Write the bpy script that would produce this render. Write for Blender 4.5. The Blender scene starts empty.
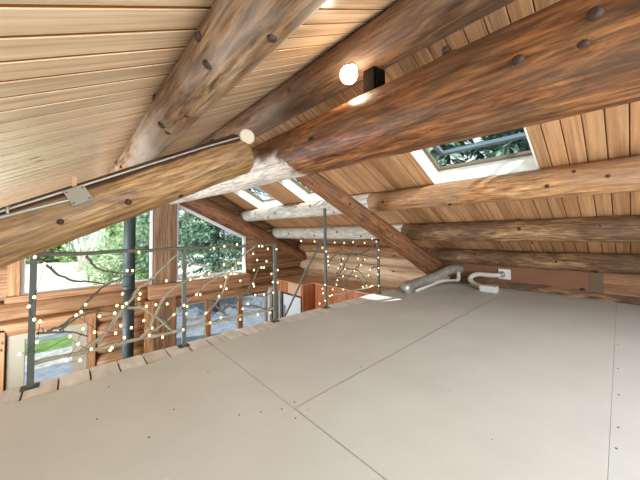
import bpy, bmesh, math, random
from mathutils import Vector, Matrix, noise
random.seed(7)
C = bpy.context.scene.collection
PI = math.pi
def V(*a): return Vector(a)

# ------------------------------------------------------------------ helpers
def obj(name, bm, mat, parent=None, smooth=False, mats=None):
    me = bpy.data.meshes.new(name)
    bmesh.ops.recalc_face_normals(bm, faces=bm.faces[:])
    bm.to_mesh(me); bm.free()
    for m in (mats or [mat]): me.materials.append(m)
    if smooth:
        for p in me.polygons: p.use_smooth = True
    o = bpy.data.objects.new(name, me); C.objects.link(o)
    if parent: o.parent = parent
    return o
def thing(name, label, cat, loc=(0,0,0), group=None):
    o = bpy.data.objects.new(name, None); C.objects.link(o)
    o.location = loc; o.empty_display_size = .1
    return tag(o, label, cat, group)
def tag(o, label, cat, group=None):
    o['label'] = label; o['category'] = cat
    if group: o['group'] = group
    return o
def struct(o, label=None, cat=None):
    o['kind'] = 'structure'
    if label: o['label'] = label
    if cat: o['category'] = cat
    return o
def child(o, parent):
    """parent keeping the mesh in world coordinates although the parent sits elsewhere"""
    o.parent = parent
    M = Matrix.LocRotScale(parent.location, parent.rotation_euler, None)
    o.matrix_parent_inverse = M.inverted()
    return o
def rebase(o, loc):
    """move an object's origin to loc without moving its geometry"""
    o.data.transform(Matrix.Translation(-Vector(loc))); o.location = loc
    return o
def box(bm, x0, x1, y0, y1, z0, z1, bev=0, mi=0):
    vs = [bm.verts.new(p) for p in ((x0,y0,z0),(x1,y0,z0),(x1,y1,z0),(x0,y1,z0),(x0,y0,z1),(x1,y0,z1),(x1,y1,z1),(x0,y1,z1))]
    fs = [bm.faces.new([vs[i] for i in q]) for q in ((3,2,1,0),(4,5,6,7),(0,1,5,4),(1,2,6,5),(2,3,7,6),(3,0,4,7))]
    for f in fs: f.material_index = mi
    if bev:
        es = list({e for f in fs for e in f.edges})
        r = bmesh.ops.bevel(bm, geom=es, offset=bev, segments=2, affect='EDGES')
        for f in r['faces']: f.material_index = mi
def prism(bm, poly, y0, y1, mi=0):
    a = [bm.verts.new((x,y0,z)) for x,z in poly]; b = [bm.verts.new((x,y1,z)) for x,z in poly]
    fs = [bm.faces.new(a), bm.faces.new(b[::-1])]
    n = len(poly)
    for i in range(n): fs.append(bm.faces.new((a[i],b[i],b[(i+1)%n],a[(i+1)%n])))
    for f in fs: f.material_index = mi
def tube(bm, pts, rad, seg=8, cap=True, ridge=0):
    """tube through points; rad a number or a list; ridge>0 makes a corrugated hose"""
    pts = [Vector(p) for p in pts]; n = len(pts)
    rs = rad if isinstance(rad, (list, tuple)) else [rad]*n
    rings = []; up = None
    for i, p in enumerate(pts):
        d = (pts[min(i+1,n-1)] - pts[max(i-1,0)]).normalized()
        if up is None:
            up = d.cross(V(0,0,1)) if abs(d.z) < .9 else d.cross(V(0,1,0))
        up = (up - d*up.dot(d)).normalized(); w = d.cross(up)
        r = rs[i]*(1 + (ridge if i % 2 else 0))
        rings.append([bm.verts.new(p + (up*math.cos(2*PI*k/seg) + w*math.sin(2*PI*k/seg))*r) for k in range(seg)])
    for a, b in zip(rings, rings[1:]):
        for k in range(seg): bm.faces.new((a[k], a[(k+1)%seg], b[(k+1)%seg], b[k]))
    if cap:
        bm.faces.new(rings[0][::-1]); bm.faces.new(rings[-1])
def spline(ctrl, n):
    """Catmull-Rom through the control points"""
    P = [Vector(c) for c in ctrl]; P = [P[0]*2-P[1]] + P + [P[-1]*2-P[-2]]; out = []
    for i in range(1, len(P)-2):
        for k in range(n):
            t = k/n; a,b,c,d = P[i-1],P[i],P[i+1],P[i+2]
            out.append(.5*((2*b)+(c-a)*t+(2*a-5*b+4*c-d)*t*t+(3*b-a-3*c+d)*t**3))
    out.append(P[-2]); return out
def disc(bm, c, nrm, r, h, seg=24):
    n = Vector(nrm).normalized(); tube(bm, [Vector(c), Vector(c)+n*h*.7, Vector(c)+n*h], [r, r, r*.86], seg)

# ------------------------------------------------------------------ materials
def lin(c):
    return tuple((v/255/12.92 if v/255 <= .04045 else ((v/255+.055)/1.055)**2.4) for v in c) + (1,)
def new_mat(name):
    m = bpy.data.materials.new(name); m.use_nodes = True
    nt = m.node_tree; b = nt.nodes['Principled BSDF']
    return m, nt, b
def N(nt, t, **kw):
    n = nt.nodes.new(t)
    for k, v in kw.items():
        if k in n.inputs.keys(): n.inputs[k].default_value = v
        else: setattr(n, k, v)
    return n
def ramp(nt, fac, stops):
    r = nt.nodes.new('ShaderNodeValToRGB'); e = r.color_ramp.elements
    while len(e) < len(stops): e.new(.5)
    for el, (p, c) in zip(e, stops): el.position = p; el.color = c
    nt.links.new(fac, r.inputs[0]); return r.outputs[0]
def mix(nt, fac, a, b, mode='MIX'):
    m = nt.nodes.new('ShaderNodeMix'); m.data_type = 'RGBA'; m.blend_type = mode
    for s, v in ((m.inputs[0], fac), (m.inputs[6], a), (m.inputs[7], b)):
        if hasattr(v, 'links'): nt.links.new(v, s)
        else: s.default_value = v
    return m.outputs[2]
def wood(name, dark, mid, light, axis='X', across=9, along=.9, streak=.6, stain=None, stain_amt=.5, knots=.7, rough=.5, vary=.25, bump=.25, island=True, spec=.3, sat=.92, val=1.05, patch=None, dist=.6):
    m, nt, b = new_mat(name); L = nt.links.new
    tc = N(nt, 'ShaderNodeTexCoord'); src = tc.outputs['Object']
    geo = N(nt, 'ShaderNodeNewGeometry')
    if island:
        off = N(nt, 'ShaderNodeVectorMath', operation='SCALE'); cb = N(nt, 'ShaderNodeCombineXYZ')
        mm = N(nt, 'ShaderNodeMath', operation='MULTIPLY'); mm.inputs[1].default_value = 37.0
        L(geo.outputs['Random Per Island'], mm.inputs[0])
        for k in range(3): L(mm.outputs[0], cb.inputs[k])
        ad = N(nt, 'ShaderNodeVectorMath', operation='ADD'); L(src, ad.inputs[0]); L(cb.outputs[0], ad.inputs[1]); src = ad.outputs[0]
    def mapped(al, ac):
        mp = N(nt, 'ShaderNodeMapping')
        mp.inputs['Scale'].default_value = {'X':(al,ac,ac),'Y':(ac,al,ac),'Z':(ac,ac,al)}[axis]
        L(src, mp.inputs[0]); return mp.outputs[0]
    n1 = N(nt, 'ShaderNodeTexNoise', Scale=1.0, Detail=5.0, Roughness=.65, Distortion=dist); L(mapped(along, across), n1.inputs['Vector'])
    col = ramp(nt, n1.outputs[0], [(.30, lin(dark)), (.48, lin(mid)), (.72, lin(light))])
    n2 = N(nt, 'ShaderNodeTexNoise', Scale=1.0, Detail=4.0, Roughness=.65); L(mapped(along*2.2, across*5), n2.inputs['Vector'])
    s = ramp(nt, n2.outputs[0], [(.35, (1-streak*.8,)*3+(1,)), (.56, (1,1,1,1))])
    col = mix(nt, 1.0, col, s, 'MULTIPLY')
    n4 = N(nt, 'ShaderNodeTexNoise', Scale=1.0, Detail=6.0, Roughness=.7, Distortion=1.2); L(mapped(along*1.3, across*2.4), n4.inputs['Vector'])
    s4 = ramp(nt, n4.outputs[0], [(.36, (1-streak*.75,)*3+(1,)), (.50, (1-streak*.12,)*3+(1,)), (.68, (1+streak*.35,)*3+(1,))])
    col = mix(nt, 1.0, col, s4, 'MULTIPLY')
    if stain:
        n3 = N(nt, 'ShaderNodeTexNoise', Scale=1.0, Detail=3.0, Roughness=.6); L(mapped(1.1, 3.2), n3.inputs['Vector'])
        f = ramp(nt, n3.outputs[0], [(.47, (0,0,0,1)), (.62, (stain_amt,)*3+(1,))])
        col = mix(nt, f, col, lin(stain))
    if patch:                                   # from local x on: window glare painted pale underneath, a darker band on top
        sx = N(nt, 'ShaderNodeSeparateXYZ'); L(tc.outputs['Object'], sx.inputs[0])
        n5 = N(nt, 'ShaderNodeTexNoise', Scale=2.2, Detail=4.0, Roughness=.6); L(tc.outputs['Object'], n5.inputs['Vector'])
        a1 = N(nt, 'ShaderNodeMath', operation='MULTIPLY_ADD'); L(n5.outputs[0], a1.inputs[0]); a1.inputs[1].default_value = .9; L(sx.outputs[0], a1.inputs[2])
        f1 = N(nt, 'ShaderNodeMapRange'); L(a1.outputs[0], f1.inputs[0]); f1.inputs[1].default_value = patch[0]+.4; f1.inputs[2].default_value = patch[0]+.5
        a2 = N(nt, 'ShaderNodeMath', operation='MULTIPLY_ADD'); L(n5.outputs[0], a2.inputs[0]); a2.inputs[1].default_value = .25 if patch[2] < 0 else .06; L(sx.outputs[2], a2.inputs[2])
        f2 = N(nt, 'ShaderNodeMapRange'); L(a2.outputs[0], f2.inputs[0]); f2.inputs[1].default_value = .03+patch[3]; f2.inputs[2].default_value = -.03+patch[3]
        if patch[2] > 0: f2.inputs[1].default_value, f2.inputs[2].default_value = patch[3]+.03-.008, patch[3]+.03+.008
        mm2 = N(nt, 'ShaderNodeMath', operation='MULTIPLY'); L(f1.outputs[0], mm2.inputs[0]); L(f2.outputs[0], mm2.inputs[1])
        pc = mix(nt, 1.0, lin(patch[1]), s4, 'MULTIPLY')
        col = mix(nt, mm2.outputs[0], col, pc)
    if knots:
        vo = N(nt, 'ShaderNodeTexVoronoi', Scale=1.0, Randomness=1.0); L(mapped(2.2, 5.0), vo.inputs['Vector'])
        k = ramp(nt, vo.outputs['Distance'], [(.06, (1,1,1,1)), (.12, (0,0,0,1))])
        sp = N(nt, 'ShaderNodeSeparateColor'); L(vo.outputs['Color'], sp.inputs[0])
        gt = N(nt, 'ShaderNodeMath', operation='GREATER_THAN'); gt.inputs[1].default_value = 1-.45*knots; L(sp.outputs[0], gt.inputs[0])
        mu = N(nt, 'ShaderNodeMath', operation='MULTIPLY'); L(k, mu.inputs[0]); L(gt.outputs[0], mu.inputs[1])
        col = mix(nt, mu.outputs[0], col, lin(tuple(c*.35 for c in dark)))
    if sat != 1:
        hs = N(nt, 'ShaderNodeHueSaturation', Saturation=sat, Value=val); L(col, hs.inputs['Color']); col = hs.outputs[0]
    if island and vary:
        hv = N(nt, 'ShaderNodeHueSaturation'); mr = N(nt, 'ShaderNodeMapRange'); L(geo.outputs['Random Per Island'], mr.inputs[0])
        mr.inputs[3].default_value = 1-vary; mr.inputs[4].default_value = 1+vary*.7
        L(mr.outputs[0], hv.inputs['Value']); L(col, hv.inputs['Color']); col = hv.outputs[0]
    L(col, b.inputs['Base Color']); b.inputs['Roughness'].default_value = rough
    b.inputs['Specular IOR Level'].default_value = spec
    bp = N(nt, 'ShaderNodeBump', Strength=bump, Distance=.01); L(n2.outputs[0], bp.inputs['Height']); L(bp.outputs[0], b.inputs['Normal'])
    return m
def plain(name, c, rough=.5, metal=0, nscale=0, namt=.15, spec=.5):
    m, nt, b = new_mat(name); b.inputs['Roughness'].default_value = rough; b.inputs['Metallic'].default_value = metal
    b.inputs['Specular IOR Level'].default_value = spec
    if nscale:
        tc = N(nt, 'ShaderNodeTexCoord'); n1 = N(nt, 'ShaderNodeTexNoise', Scale=nscale, Detail=5.0, Roughness=.6)
        nt.links.new(tc.outputs['Object'], n1.inputs['Vector'])
        f = ramp(nt, n1.outputs[0], [(.35, (1-namt,)*3+(1,)), (.65, (1+namt*.3,)*3+(1,))])
        nt.links.new(mix(nt, 1.0, lin(c), f, 'MULTIPLY'), b.inputs['Base Color'])
    else: b.inputs['Base Color'].default_value = lin(c)
    return m
def emit(name, c, s):
    m, nt, b = new_mat(name); b.inputs['Base Color'].default_value = lin(c)
    b.inputs['Emission Color'].default_value = lin(c); b.inputs['Emission Strength'].default_value = s
    return m
def glass(name, tint=(240,245,244), gl=.008):
    m, nt, b = new_mat(name); nt.nodes.remove(b)
    t = N(nt, 'ShaderNodeBsdfTransparent'); t.inputs[0].default_value = lin(tint)
    g = N(nt, 'ShaderNodeBsdfGlossy'); g.inputs['Roughness'].default_value = .03
    x = N(nt, 'ShaderNodeMixShader'); x.inputs[0].default_value = gl
    nt.links.new(t.outputs[0], x.inputs[1]); nt.links.new(g.outputs[0], x.inputs[2]); nt.links.new(x.outputs[0], nt.nodes['Material Output'].inputs[0])
    return m
M = {}
M['big']    = wood('big_log', (72,42,24), (140,86,50), (190,132,80), across=11, along=1.8, streak=.85, stain=(98,78,58), stain_amt=.6, knots=.5, rough=.42, island=False, sat=1.0, dist=1.6, bump=.5, patch=(4.55, (214,200,184), -1, .07))  # pale patch paints window glare onto the far underside
M['rafterL']= wood('ochre_log', (112,78,44), (174,130,82), (208,168,116), across=11, along=1.8, streak=.75, stain=(134,104,74), knots=.5, rough=.5, island=False, sat=1.0, dist=1.6, bump=.5, patch=(-5, (86,54,40), 1, .105))  # patch darkens a band along the log's top
M['rafterR']= wood('red_brown_log', (100,62,38), (150,98,62), (182,130,90), across=11, along=1.8, streak=.7, stain=(120,88,66), stain_amt=.4, knots=.7, rough=.5, island=False, sat=1.0, dist=1.6, bump=.4)
M['purlinL']= wood('grey_brown_log', (100,70,46), (160,118,80), (204,170,132), across=11, along=1.8, streak=.8, stain=(178,162,144), stain_amt=.65, knots=.9, rough=.5, island=False, sat=1.0, dist=1.6, bump=.4)
M['ridge']  = wood('dark_brown_log', (80,56,40), (122,88,62), (156,118,88), across=10, along=1.8, streak=.6, stain=(116,94,76), knots=.5, rough=.5, island=False, sat=1.0, dist=1.6, bump=.3)
M['purlin'] = wood('orange_log', (136,86,48), (196,140,90), (226,180,132), across=11, along=1.8, streak=.75, stain=(150,118,92), stain_amt=.6, knots=.9, rough=.5, island=False, sat=1.0, dist=1.6, bump=.4)
M['purlinD']= wood('dark_bark_log', (96,68,46), (164,122,84), (208,168,124), across=11, along=2.3, streak=.85, stain=(84,62,46), stain_amt=.65, knots=.9, rough=.6, island=False, sat=1.0, dist=1.6, bump=.6)
M['purlinP']= wood('pale_log', (172,162,146), (218,210,196), (238,232,220), across=9, along=2.1, streak=.5, stain=(176,168,150), stain_amt=.4, knots=1.0, rough=.55, island=False, sat=1.0, dist=1.6, bump=.3)
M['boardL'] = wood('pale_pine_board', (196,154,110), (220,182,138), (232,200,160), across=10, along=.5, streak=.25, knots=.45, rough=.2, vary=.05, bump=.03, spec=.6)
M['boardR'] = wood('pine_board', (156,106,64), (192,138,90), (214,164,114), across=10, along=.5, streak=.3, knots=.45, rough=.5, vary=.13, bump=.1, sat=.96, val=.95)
M['groove'] = plain('board_groove', (140,88,40), .9, spec=.05)
M['wallX']  = wood('gable_log', (118,80,46), (162,114,70), (190,144,98), axis='X', across=9, along=.6, streak=.5, knots=.5, rough=.55, vary=.12, bump=.25)
M['wallY']  = wood('eave_log', (184,140,96), (224,188,146), (238,212,176), axis='Y', across=9, along=.6, streak=.4, stain=(170,130,100), stain_amt=.4, knots=.6, rough=.55, vary=.12, bump=.25)
M['post']   = wood('timber_post', (108,76,46), (146,106,70), (176,134,94), axis='Z', across=10, along=.6, knots=.6, rough=.55, island=False)
M['timber'] = wood('fir_trim', (150,98,56), (186,130,82), (204,152,104), axis='X', across=10, along=.6, knots=.3, rough=.5, vary=.08)
M['timberZ']= wood('fir_trim_upright', (144,96,54), (182,128,78), (204,152,100), axis='Z', across=10, along=.6, knots=.3, rough=.5, vary=.08)
M['strip']  = plain('tan_plate_board', (142,96,68), .7, nscale=2, namt=.12)
M['stripG'] = plain('grey_plate_patch', (116,92,68), .7)
M['stripO'] = wood('orange_plate_board', (130,84,46), (166,112,68), (182,128,82), axis='Y', across=10, along=.6, knots=.2, island=False)
M['floor']  = plain('painted_floor_sheet', (216,219,214), .55, nscale=1.6, namt=.07, spec=.3)
M['gap']    = plain('seam_gap', (70,62,54), .9)
M['deck']   = wood('worn_painted_board', (212,206,198), (234,233,230), (243,243,242), axis='Y', across=6, along=1.2, streak=.12, stain=(186,158,126), stain_amt=.35, knots=.4, rough=.6, vary=.12)
M['lower']  = wood('plank_floor', (120,80,50), (160,112,74), (184,138,98), axis='X', across=8, along=.5, knots=.2)
M['white']  = plain('white_paint', (236,234,226), .5, nscale=6, namt=.06)
M['wellw']  = plain('whitewashed_lining', (240,236,222), .5, nscale=9, namt=.16)
M['taupe']  = plain('taupe_paint', (164,154,134), .55)
M['iron']   = plain('dark_iron', (82,84,76), .6, .2)
M['branchd']= plain('bark_grey', (100,94,80), .8, nscale=30, namt=.3)
M['branchl']= plain('peeled_branch', (156,146,124), .7, nscale=20, namt=.25)
M['pipe']   = plain('stovepipe_black', (58,68,66), .6, .1)
M['bulb']   = emit('fairy_glow', (255,224,160), 1.4)
M['lamp']   = emit('lamp_glow', (255,240,214), 16)
M['porc']   = plain('porcelain', (214,200,180), .35)
M['block']  = plain('block_black', (24,19,16), .95, spec=0)
M['galv']   = plain('galvanised_steel', (178,174,160), .45, .55)
M['conduit']= plain('armoured_cable', (168,164,150), .45, .5)
M['foil']   = plain('foil_duct', (206,204,196), .32, .55, nscale=14, namt=.3)
M['pvc']    = plain('white_pvc', (224,214,196), .4)
M['hose']   = plain('white_hose', (216,210,198), .45)
M['dark']   = plain('black_plastic', (34,34,34), .4)
M['sash']   = plain('grey_blue_metal', (126,140,150), .4, .4)
M['frameD'] = plain('skylight_frame', (112,96,80), .5)
M['glass']  = glass('window_glass')
M['cab']    = wood('orange_cabinet', (170,92,44), (200,116,60), (214,134,78), axis='Z', across=8, along=.5, streak=.3, knots=0, rough=.4, island=False, bump=.05)
M['cabtop'] = plain('cabinet_top', (226,182,146), .6, nscale=4, namt=.08)
M['steel']  = plain('white_appliance', (226,228,230), .3)
M['roof']   = plain('roof_outside', (90,84,80), .9)
M['screw']  = plain('rust_screw', (110,88,72), .6)
M['copper'] = plain('dull_wood_peg', (196,150,100), .6)

# ------------------------------------------------------------------ logs
KNOTS = {   # where the dark knots sit on each log (world points on its surface)
    'big': [(1.43, 0.27, 1.739), (1.523, 0.749, 1.602), (1.673, 1.351, 1.562), (1.493, 2.141, 1.655), (1.462, 2.849, 1.719), (1.503, 4.135, 1.681), (1.496, 3.706, 1.681), (1.634, 4.047, 1.608), (1.483, 4.558, 1.718), (1.481, 6.755, 1.772), (1.538, 0.616, 1.999), (1.439, 0.065, 1.702)],
    'pl': [(0.4, 1.107, 1.691), (0.467, 1.608, 1.664), (0.456, 1.965, 1.666), (0.357, 1.083, 1.77), (0.362, 1.877, 1.835), (0.409, 1.913, 1.685), (0.493, 0.772, 1.665), (0.356, 3.68, 1.783)],
    'p1': [(3.376, 0.46, 1.416), (3.369, 0.054, 1.447), (3.377, 2.33, 1.431), (3.381, 0.265, 1.519), (3.451, 1.403, 1.327)],
    'p2': [(4.334, 0.893, 1.009), (4.339, 0.151, 1.03)],
    'p3': [(5.312, 1.148, 0.625), (5.337, 0.739, 0.643), (5.265, 0.279, 0.52), (5.266, 0.654, 0.52)],
    'p1f': [(3.372, 4.424, 1.517), (3.389, 5.523, 1.368), (3.478, 5.945, 1.614), (3.36, 5.181, 1.44), (3.415, 3.382, 1.351), (3.358, 6.077, 1.494), (3.456, 4.892, 1.601)],
    'p2f': [(4.322, 4.895, 0.957), (4.323, 4.198, 0.998), (4.391, 5.478, 0.855), (4.345, 3.544, 0.912)],
    'rl': [(0.293, 2.336, 1.23), (-0.053, 2.335, 1.083)],
    'rr': [(3.167, 2.375, 1.249), (3.644, 2.364, 0.927), (2.705, 2.381, 1.365)],
}
def log(name, p0, p1, r0, r1, mat, label, seed, knob=.05, wob=.05, nk=6, parent=None, seg=36, bow=0.0, at=None):
    """an irregular peeled log from p0 to p1; local X runs along it"""
    p0, p1 = Vector(p0), Vector(p1); d = p1-p0; Ln = d.length
    rot = d.to_track_quat('X', 'Z'); bm = bmesh.new(); rnd = random.Random(seed)
    kn = [(rnd.uniform(.05,.95)*Ln, rnd.uniform(0,2*PI), rnd.uniform(.02,.045)) for _ in range(nk)]
    if at:
        for p in KNOTS[at]:
            q = rot.inverted() @ (Vector(p)-p0); kn.append((q.x, math.atan2(q.z, q.y), rnd.uniform(.020,.034)))
    n = max(8, int(Ln/.05)); rings = []
    for i in range(n+1):
        x = Ln*i/n; t = i/n; r = r0+(r1-r0)*t
        e = min(x, Ln-x); er = 1 - .16*max(0, 1-e/.06)**2 if e < .06 else 1
        cy = wob*r*1.2*noise.noise((x*.6, seed, 0)); cz = wob*r*1.2*noise.noise((x*.6, seed, 9)) + bow*math.sin(PI*t)
        ring = []
        for k in range(seg):
            a = 2*PI*k/seg
            q = r*(1 + wob*noise.noise((x*1.3+seed*3, math.cos(a)*1.3, math.sin(a)*1.3)) + wob*.35*noise.noise((x*4+seed*3, math.cos(a)*3.4, math.sin(a)*3.4)))*er
            for kx, ka, kr in kn:
                da = (a-ka+PI) % (2*PI) - PI
                dd = math.hypot(x-kx, da*r)
                if dd < kr*2.2: q += knob*r*1.6*math.exp(-(dd/kr)**2*1.2)
            ring.append(bm.verts.new((x, cy+q*math.cos(a), cz+q*math.sin(a))))
        rings.append(ring)
    for a, b in zip(rings, rings[1:]):
        for k in range(seg): bm.faces.new((a[k], a[(k+1)%seg], b[(k+1)%seg], b[k]))
    bm.faces.new(rings[0][::-1]); bm.faces.new(rings[-1])
    o = obj(name, bm, mat, parent, smooth=True)
    o.location = p0; o.rotation_euler = rot.to_euler()
    if label: tag(o, label, 'log beam')
    # dark branch stubs cut off flush: knots as parts
    for j, (kx, ka, kr) in enumerate(kn):
        t = kx/Ln; r = (r0+(r1-r0)*t)*(1+knob*1.1)
        b2 = bmesh.new()
        c = V(kx, math.cos(ka)*r*.9, math.sin(ka)*r*.9); nr = V(.15, math.cos(ka), math.sin(ka)).normalized()
        tube(b2, [c, c+nr*r*.10+nr*.002, c+nr*r*.10+nr*.006], [kr*.85, kr*.66, kr*.3], 12)
        obj('knot', b2, M['knot'], o, smooth=True)
    return o
M['knot'] = plain('dark_knot', (62,40,28), .7, nscale=40, namt=.4)
def wall_log(bm, axis, a0, a1, u, z, r, seed, seg=16):
    """a wall log along 'X' or 'Y' added to a wall mesh"""
    n = max(4, int((a1-a0)/.18)); rings = []
    for i in range(n+1):
        a = a0+(a1-a0)*i/n; ring = []
        for k in range(seg):
            th = 2*PI*k/seg; rr = r*(1+.035*noise.noise((a*1.5+seed*5, math.cos(th), math.sin(th))))
            p = (a, u+rr*math.cos(th), z+rr*math.sin(th)) if axis == 'X' else (u+rr*math.cos(th), a, z+rr*math.sin(th))
            ring.append(bm.verts.new(p))
        rings.append(ring)
    for p, q in zip(rings, rings[1:]):
        for k in range(seg):
            f = bm.faces.new((p[k], p[(k+1)%seg], q[(k+1)%seg], q[k])); f.smooth = True
    bm.faces.new(rings[0][::-1]); bm.faces.new(rings[-1])

LEFT_BRANCHES = [[(-0.17, 0.855), (-0.08, 0.736), (0.009, 0.676), (0.098, 0.654), (0.198, 0.622)], [(0.084, 0.844), (0.148, 0.749), (0.24, 0.709), (0.343, 0.682)], [(-0.112, 0.337), (-0.037, 0.36), (0.03, 0.422), (0.095, 0.511), (0.198, 0.607), (0.324, 0.661), (0.481, 0.734)], [(-0.047, 0.334), (0.015, 0.376), (0.079, 0.419), (0.171, 0.415), (0.257, 0.405), (0.346, 0.419)], [(0.347, 0.415), (0.442, 0.393), (0.552, 0.287), (0.668, 0.149)], [(0.051, 0.146), (0.157, 0.21), (0.246, 0.293), (0.308, 0.395), (0.366, 0.471), (0.426, 0.559), (0.497, 0.615), (0.585, 0.707), (0.745, 0.845)], [(-0.16, 0.336), (-0.072, 0.32), (0.005, 0.307), (0.104, 0.253)], [(0.431, 0.152), (0.501, 0.241), (0.611, 0.454), (0.747, 0.566), (0.922, 0.599), (1.114, 0.656), (1.305, 0.741)], [(0.77, 0.761), (0.876, 0.716), (0.996, 0.648), (1.055, 0.525)], [(0.791, 0.217), (0.905, 0.21), (0.969, 0.253), (1.115, 0.39), (1.176, 0.579), (1.328, 0.75), (1.504, 0.868)], [(1.016, 0.339), (1.115, 0.223), (1.187, 0.169)], [(1.115, 0.243), (1.283, 0.311), (1.443, 0.443), (1.54, 0.625), (1.721, 0.665)], [(1.419, 0.235), (1.563, 0.176), (1.69, 0.117)], [(0.501, 0.183), (0.575, 0.206), (0.691, 0.292), (0.773, 0.355), (0.859, 0.431), (0.95, 0.511), (1.135, 0.614)], [(0.574, 0.291), (0.62, 0.247), (0.668, 0.158)], [(1.361, 0.381), (1.539, 0.31), (1.718, 0.326)], [(0.163, 0.179), (0.245, 0.323), (0.282, 0.393)]]
RIGHT_BRANCHES = [[(2.935, 0.832), (2.796, 0.732), (2.627, 0.614), (2.572, 0.517)], [(3.186, 0.837), (3.033, 0.678), (2.888, 0.526), (2.789, 0.378), (2.73, 0.256)], [(2.814, 0.678), (3.138, 0.677), (3.405, 0.625), (3.722, 0.552)], [(3.653, 0.791), (3.407, 0.684), (3.138, 0.657), (2.911, 0.664)], [(3.381, 0.584), (3.22, 0.497), (3.111, 0.424), (2.943, 0.307), (2.881, 0.182)], [(2.848, 0.477), (3.048, 0.452), (3.218, 0.399), (3.394, 0.264), (3.485, 0.151)], [(2.587, 0.352), (2.77, 0.381), (3.005, 0.359), (3.215, 0.295), (3.368, 0.167)], [(3.717, 0.422), (3.566, 0.421), (3.483, 0.391)], [(2.852, 0.636), (2.803, 0.508), (2.743, 0.384), (2.73, 0.269)]]
LEFT_BULBS = [(-0.178, 0.857), (-0.132, 0.807), (-0.176, 0.59), (-0.173, 0.442), (-0.146, 0.423), (-0.157, 0.29), (-0.235, 0.235), (0.333, 0.714), (0.369, 0.71), (0.306, 0.535), (0.272, 0.45), (0.307, 0.433), (0.331, 0.456), (0.258, 0.395), (0.167, 0.39), (0.086, 0.492), (0.036, 0.426), (0.075, 0.32), (0.063, 0.444), (0.14, 0.28), (0.006, 0.284), (0.049, 0.22), (0.123, 0.163), (0.246, 0.136), (0.367, 0.258), (0.298, 0.29), (0.451, 0.295), (0.468, 0.407), (0.415, 0.477), (0.536, 0.408), (0.511, 0.22), (0.491, 0.167), (0.266, 0.241), (0.322, 0.192), (0.423, 0.516), (-0.2, 0.533), (0.41, 0.856), (0.234, 0.121), (0.613, 0.597), (0.733, 0.666), (0.807, 0.583), (0.906, 0.594), (0.975, 0.617), (1.022, 0.857), (1.126, 0.872), (1.258, 0.884), (1.122, 0.692), (1.212, 0.641), (1.274, 0.693), (1.307, 0.691), (1.194, 0.593), (1.231, 0.589), (1.14, 0.567), (1.092, 0.482), (1.147, 0.45), (1.293, 0.51), (1.442, 0.778), (1.489, 0.707), (1.621, 0.822), (1.511, 0.855), (1.551, 0.853), (1.541, 0.622), (1.572, 0.619), (1.604, 0.685), (1.667, 0.54), (1.751, 0.573), (1.736, 0.811), (1.45, 0.604), (1.441, 0.459), (1.45, 0.432), (1.683, 0.446), (1.689, 0.328), (1.75, 0.432), (1.464, 0.337), (1.377, 0.261), (1.072, 0.389), (0.862, 0.439), (0.896, 0.434), (0.783, 0.347), (0.756, 0.363), (0.949, 0.253), (0.777, 0.282), (0.675, 0.296), (0.751, 0.148), (0.989, 0.156), (0.589, 0.125), (1.293, 0.119), (1.493, 0.125), (1.092, 0.18), (1.32, 0.22), (0.621, 0.399), (1.649, 0.114), (1.571, 0.325), (-0.009, 0.123), (0.063, 0.1)]
RIGHT_BULBS = [(2.096, 0.894), (2.314, 0.88), (2.45, 0.794), (2.517, 0.741), (2.551, 0.671), (2.55, 0.609), (2.559, 0.558), (2.68, 0.855), (2.869, 0.843), (3.063, 0.847), (3.334, 0.827), (3.524, 0.885), (3.631, 0.837), (3.692, 0.699), (3.677, 0.578), (3.682, 0.412), (3.653, 0.31), (3.672, 0.128), (2.844, 0.625), (2.804, 0.549), (2.746, 0.495), (2.88, 0.471), (2.839, 0.375), (2.724, 0.337), (2.704, 0.276), (2.631, 0.223), (2.611, 0.151), (2.576, 0.144), (2.834, 0.193), (2.441, 0.263), (2.45, 0.201), (2.492, 0.305), (2.489, 0.097), (2.388, 0.079), (3.326, 0.575), (3.234, 0.498), (3.081, 0.429), (3.46, 0.404), (3.411, 0.323), (3.121, 0.342), (3.36, 0.172), (3.5, 0.152), (3.452, 0.144), (3.171, 0.601), (3.269, 0.17)]
SKY, SUN, FILL1, FILL2, FILL3, GAB, LAMP, EXPO = 1.1, 5.5, 145, 48, 270, 260, 4, 0.46

# ------------------------------------------------------------------ the place (metres; loft floor is z = 0, the camera 1 m above it)
RX, RZ, TR, TL = 1.67, 2.58, .512, .55            # ridge line and roof pitches
GY = 7.0                                           # gable wall
ROOM = (-2.5, 7.2)
def roofz(x): return RZ - (TR*(x-RX) if x > RX else TL*(RX-x))

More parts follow.
